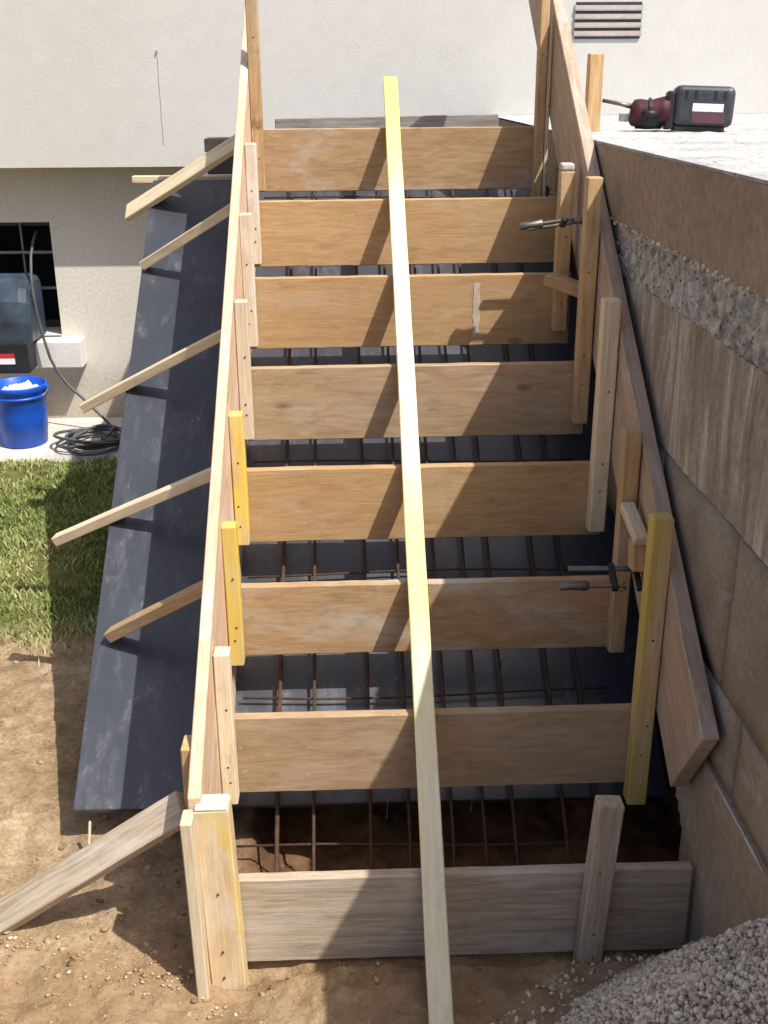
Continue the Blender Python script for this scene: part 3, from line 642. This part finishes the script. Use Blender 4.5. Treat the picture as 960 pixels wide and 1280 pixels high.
tag(bar_z('ground_stake', .684, .735, -.048, -.006, -.05, .382, M['old'], (.022, -.002)), 'square weathered stake in front of the lowest riser', 'stake')
adopt(MB().box(.833, .871, 5*r-.044, 5*r-.004, 1.471, 1.492).build('mortar_cap', M['mortar'], bevel=.006), s6)
# offcut blocks
tag(timber('offcut_block', (.80, 1.30, 1.183), (.905, 1.22, 1.155), .05, .034, (0, 0, 1), M['brown']), 'small wooden offcut nailed across stake at the sixth riser', 'block')
blk = empty('wedge_block', (.865, .45, .72), 'pale wooden wedge block nailed in front of clamped stake', 'block')
adopt(timber('wedge', (.862, .505, .80), (.872, .395, .755), .032, .022, (0, 0, 1), M['pale']), blk)
adopt(timber('offcut', (.874, .425, .675), (.874, .435, .742), .03, .05, (0, 1, 0), M['brown']), blk)

# ------------------------------------------------------------------ screw clamps
def clamp(loc, rotz, label, L=.2, flip=1):
    root = empty('screw_clamp', loc, label, 'clamp', 'screw clamps on the stakes')
    ob = [MB().box(-L, .055, -.003, .003, -.008, .008).build('rail', M['metal'], bevel=.001),
          MB().box(.045, .06, -.008, .008, -.012, .075*flip if flip > 0 else .012).build('fixed_jaw', M['black'], bevel=.003),
          MB().box(-.022, -.004, -.008, .008, -.014, .075).build('sliding_jaw', M['black'], bevel=.003),
          MB().tube([(-.085, 0, .06), (.012, 0, .06)], .0055, 10).tube([(.012, 0, .06), (.018, 0, .06)], .012, 12).build('screw', M['metal']),
          MB().tube([(-.16, 0, .06), (-.155, 0, .06), (-.12, 0, .06), (-.088, 0, .06), (-.082, 0, .06)], [.009, .013, .011, .014, .010], 10).build('handle', M['metal'] if flip > 0 else M['brown'], smooth=True)]
    for o in ob: o.parent = root
    root.rotation_euler = rotz; root.scale = (.85,)*3
    return root
clamp((.835, .452, .665), (R(115), 0, R(-2)), 'steel screw clamp gripping the brown stake at the third riser', .13)
clamp((.845, 1.298, 1.335), (R(70), R(-8), R(-3)), 'steel screw clamp on the white topped stake at the sixth riser', .13)

# ------------------------------------------------------------------ long batten up the middle
off = .0125 + .008
p0 = Vector((.383, -.285, h + S*-.285)) + NRM*off; p1 = Vector((.386, 2.14, h + S*2.14)) + NRM*off
tag(timber('long_batten', p0, p1, .046, .024, NRM, M['strip'], nseg=16, wob=.0009), 'long straight yellowish batten laid up the middle over every riser', 'batten')

# ------------------------------------------------------------------ gravel heap
def heap(x, y):
    d = math.hypot((x-1.03)*1.0, y+.62)
    return .71*(1 - d/.585) + .02*fbm(x*7, y*7, 3.)
hv = []; hx = np.arange(.2, .934, .012); hy = np.arange(-1.35, .12, .012)
V = [(x, y, max(heap(x, y)-.008, gz(x, y)-.05)) for y in hy for x in hx]; nx = len(hx)
F = [(j*nx+i, j*nx+i+1, (j+1)*nx+i+1, (j+1)*nx+i) for j in range(len(hy)-1) for i in range(nx-1) if max(V[j*nx+i][2], V[(j+1)*nx+i+1][2]) > -.03]
gh = from_np('gravel_heap', V, F, M['stones'], tint=np.full(len(V), .3), smooth=True)
tag(gh, 'heap of pale grey gravel piled against the terrace wall', 'gravel', kind='stuff')
P = []; sz = []
while len(P) < 24000:
    x, y = random.uniform(.25, .928), random.uniform(-1.25, .08); z = heap(x, y)
    if z < gz(x, y) - .004 and (z < gz(x, y) - .11 or random.random() > .10): continue
    if x < .3 and random.random() < .3: continue
    z = max(z, gz(x, y)); s_ = random.choice((.0018, .0025, .003, .0035, .0045, .0055, .007)); P.append((x, y, z+random.uniform(-.004, .006))); sz.append(s_*random.uniform(.8, 1.2))
P = np.array(P); st = stones('stones', P, np.array(sz), M['stones'], np.clip(rng.normal(.55, .24, len(P)), 0, 1)); st['kind'] = 'stuff'; st.parent = gh

# ------------------------------------------------------------------ cordless drill on the landing
dr = empty('cordless_drill', (1.32, 1.9, 1.553), 'black and maroon cordless hammer drill lying on the white landing', 'drill')
bat = MB().box(1.283, 1.474, 1.862, 1.95, 1.566, 1.690).build('battery', M['charcoal'], dr, bevel=.022, seg=4)
MB().box(1.290, 1.45, 1.87, 1.94, 1.553, 1.568).build('battery_foot', M['black'], dr, bevel=.004)
MB().box(1.262, 1.288, 1.868, 1.945, 1.556, 1.672).build('battery_mount', M['black'], dr, bevel=.008, seg=3)
MB().box(1.342, 1.438, 1.8600, 1.8625, 1.612, 1.636).build('label_strip', M['lab'], bat)
MB().box(1.342, 1.446, 1.8605, 1.8625, 1.578, 1.611).build('label_panel', M['maroon_lab'], bat)
for i, x in enumerate((1.32, 1.35, 1.41, 1.44)): MB().box(x-.004, x+.004, 1.8605, 1.863, 1.65, 1.674).build('rib', M['black'], bat)
hb = MB(); hb.tube([(1.275, 1.905, 1.612), (1.25, 1.905, 1.610), (1.215, 1.905, 1.603), (1.18, 1.905, 1.602), (1.16, 1.905, 1.603), (1.152, 1.905, 1.604)], [.048, .043, .040, .044, .040, .028], 16)
hb.build('handle', M['maroon'], dr, smooth=True)
MB().tube([(1.252, 1.905, 1.588), (1.205, 1.90, 1.583), (1.17, 1.90, 1.580)], [.032, .030, .026], 12).build('grip', M['black'], dr, smooth=True)
MB().tube([(1.235, 1.866, 1.60), (1.19, 1.862, 1.60)], [.012, .012], 10).build('trigger', M['black'], dr, smooth=True)
MB().tube([(1.215, 1.905, 1.605), (1.208, 1.905, 1.605)], .0455, 16).build('collar', M['black'], dr)
MB().tube([(1.155, 1.905, 1.622), (1.12, 1.905, 1.628), (1.06, 1.905, 1.637)], [.009, .0065, .006], 10).build('bit', M['metal'], dr, smooth=True)
MB().box(1.118, 1.156, 1.895, 1.915, 1.575, 1.60).build('belt_hook', M['galv'], dr, bevel=.002)

dr.rotation_euler = (R(-3), R(2), R(-9))
# ------------------------------------------------------------------ bucket, hose, machine at the window
bk = empty('bucket', (-1.40, 3.49, .03), 'bright blue plastic bucket on the patio below the window', 'bucket')
MB().lathe([(.0, .0), (.108, .0), (.113, .008), (.118, .07), (.1215, .075), (.124, .15), (.132, .27), (.138, .275), (.140, .30), (.137, .305), (.130, .30), (.118, .10), (.110, .015), (.0, .014)], (-1.40, 3.49, .03), 40).build('body', M['blue'], bk, smooth=True)
MB().lathe([(.137, .243), (.142, .246), (.142, .254), (.135, .257)], (-1.40, 3.49, .03), 40).build('rim_band', M['blue'], bk, smooth=True)
for s_ in (-1, 1): MB().box(-1.40+s_*.140-.006, -1.40+s_*.140+.006, 3.475, 3.505, .285, .322).build('handle_lug', M['blue'], bk, bevel=.003)
MB().tube([(-1.40+.146*math.cos(a_), 3.49-.11*math.sin(a_), .306-.05*math.sin(a_)) for a_ in np.linspace(0, math.pi, 20)], .0028, 6).build('handle', M['galv'], bk, smooth=True)
V = []; F = []; n_ = 22
for j in range(n_):
    for i in range(n_):
        u, v_ = i/(n_-1)*2-1, j/(n_-1)*2-1; x, y = u*math.sqrt(1-v_*v_/2), v_*math.sqrt(1-u*u/2)
        V.append((-1.395+x*.105, 3.495+y*.1, .318 + .03*fbm(x*1.8, y*1.8, 4.) + .012*fbm(x*6, y*6, 1.) - .03*(x*x+y*y)))
F = [(j*n_+i, j*n_+i+1, (j+1)*n_+i+1, (j+1)*n_+i) for j in range(n_-1) for i in range(n_-1)]
tag(from_np('rag', V, F, M['white'], smooth=True), 'crumpled white rag stuffed in the blue bucket', 'rag')

hose = [(-1.36, 4.0, 1.0), (-1.352, 3.9, .97), (-1.352, 3.82, .90), (-1.347, 3.76, .80), (-1.342, 3.74, .72), (-1.334, 3.735, .64), (-1.322, 3.73, .557), (-1.306, 3.725, .48), (-1.288, 3.72, .40), (-1.255, 3.715, .325), (-1.20, 3.70, .255), (-1.14, 3.68, .205), (-1.05, 3.65, .12), (-.97, 3.6, .055)]
hc = Vector((-1.03, 3.43, 0)); N_ = 220
for i in range(N_):
    a_ = 1.0 - i*.21; rr = .125 + .03*math.sin(i*.137) + .012*math.sin(i*.61)
    hose.append((hc.x + rr*1.15*math.cos(a_) + .02*math.sin(i*.05), hc.y + rr*math.sin(a_)*1.05, .042 + .05*(i/N_) + .012*math.sin(i*.33)))
hose.append((-.80, 3.36, .045)); hose.append((-.66, 3.40, .04))
pts = []
for i in range(len(hose)-1):
    for k in range(2): pts.append(Vector(hose[i]).lerp(Vector(hose[i+1]), k/2))
root_build(MB().tube(pts, .0075, 7), 'hose', M['hose'], 'grey hose hanging from the window and coiled on the patio', 'hose', smooth=True)

mc = empty('machine', (-1.56, 3.75, .476), 'blue grey hooded machine with black front sitting in the window', 'machine')
V = []; F = []; n_ = 14
prof = [(3.655, .50), (3.652, .60), (3.665, .70), (3.70, .765), (3.76, .80), (3.84, .81), (3.93, .80), (3.95, .76), (3.95, .49)]
xx = [-1.80, -1.79, -1.76, -1.56, -1.40, -1.362, -1.35]; sx_ = [.90, .96, 1, 1, 1, .96, .90]
for x, s_ in zip(xx, sx_): V += [(x, 3.80+(y-3.80)*s_, .49+(z-.49)*s_) for y, z in prof]
k_ = len(prof); F = [(i*k_+j, i*k_+j+1, (i+1)*k_+j+1, (i+1)*k_+j) for i in range(len(xx)-1) for j in range(k_-1)]
hd = MB(); hd.v = V; hd.f = F + [tuple(range(k_)), tuple((len(xx)-1)*k_+j for j in range(k_))[::-1], tuple(i*k_ for i in range(len(xx))), tuple(i*k_+k_-1 for i in range(len(xx)))]
hd.build('hood', M['hood'], mc, smooth=False)
fr = MB().box(-1.81, -1.372, 3.63, 3.772, .345, .505).build('front_panel', M['black'], mc, bevel=.01)
MB().box(-1.80, -1.36, 3.776, 3.94, .4775, .492).build('base', M['black'], mc)
MB().box(-1.53, -1.44, 3.627, 3.631, .425, .448).build('red_label', M['red'], fr); MB().box(-1.53, -1.44, 3.627, 3.631, .395, .424).build('white_label', M['lab'], fr)

# ------------------------------------------------------------------ nail heads
nm = MB(); nm.tube([(0, .0035, 0), (0, -.0005, 0), (0, -.0012, 0)], [.0026, .0026, .0018], 8)
def nail(owner, p):
    global NAIL
    if NAIL is None:
        o = nm.build('nail', M['rust']); NAIL = o.data
    else: o = link('nail', NAIL)
    o.location = p; adopt(o, owner)
NAIL = None
for o in [x for x in COL.objects if x.parent is None and x.type == 'MESH' and x.name.split('.')[0] in ('stake', 'cleat', 'ground_stake', 'corner_post')]:
    co = [o.matrix_world @ v.co for v in o.data.vertices]; x = sum(c.x for c in co)/len(co); y = min(c.y for c in co); z0 = min(c.z for c in co); z1 = max(c.z for c in co)
    for f_ in (.16, .30, .62):
        nail(o, (x + random.uniform(-.006, .006), y + .0008, z0 + (z1-z0)*(f_ + random.uniform(-.04, .04))))
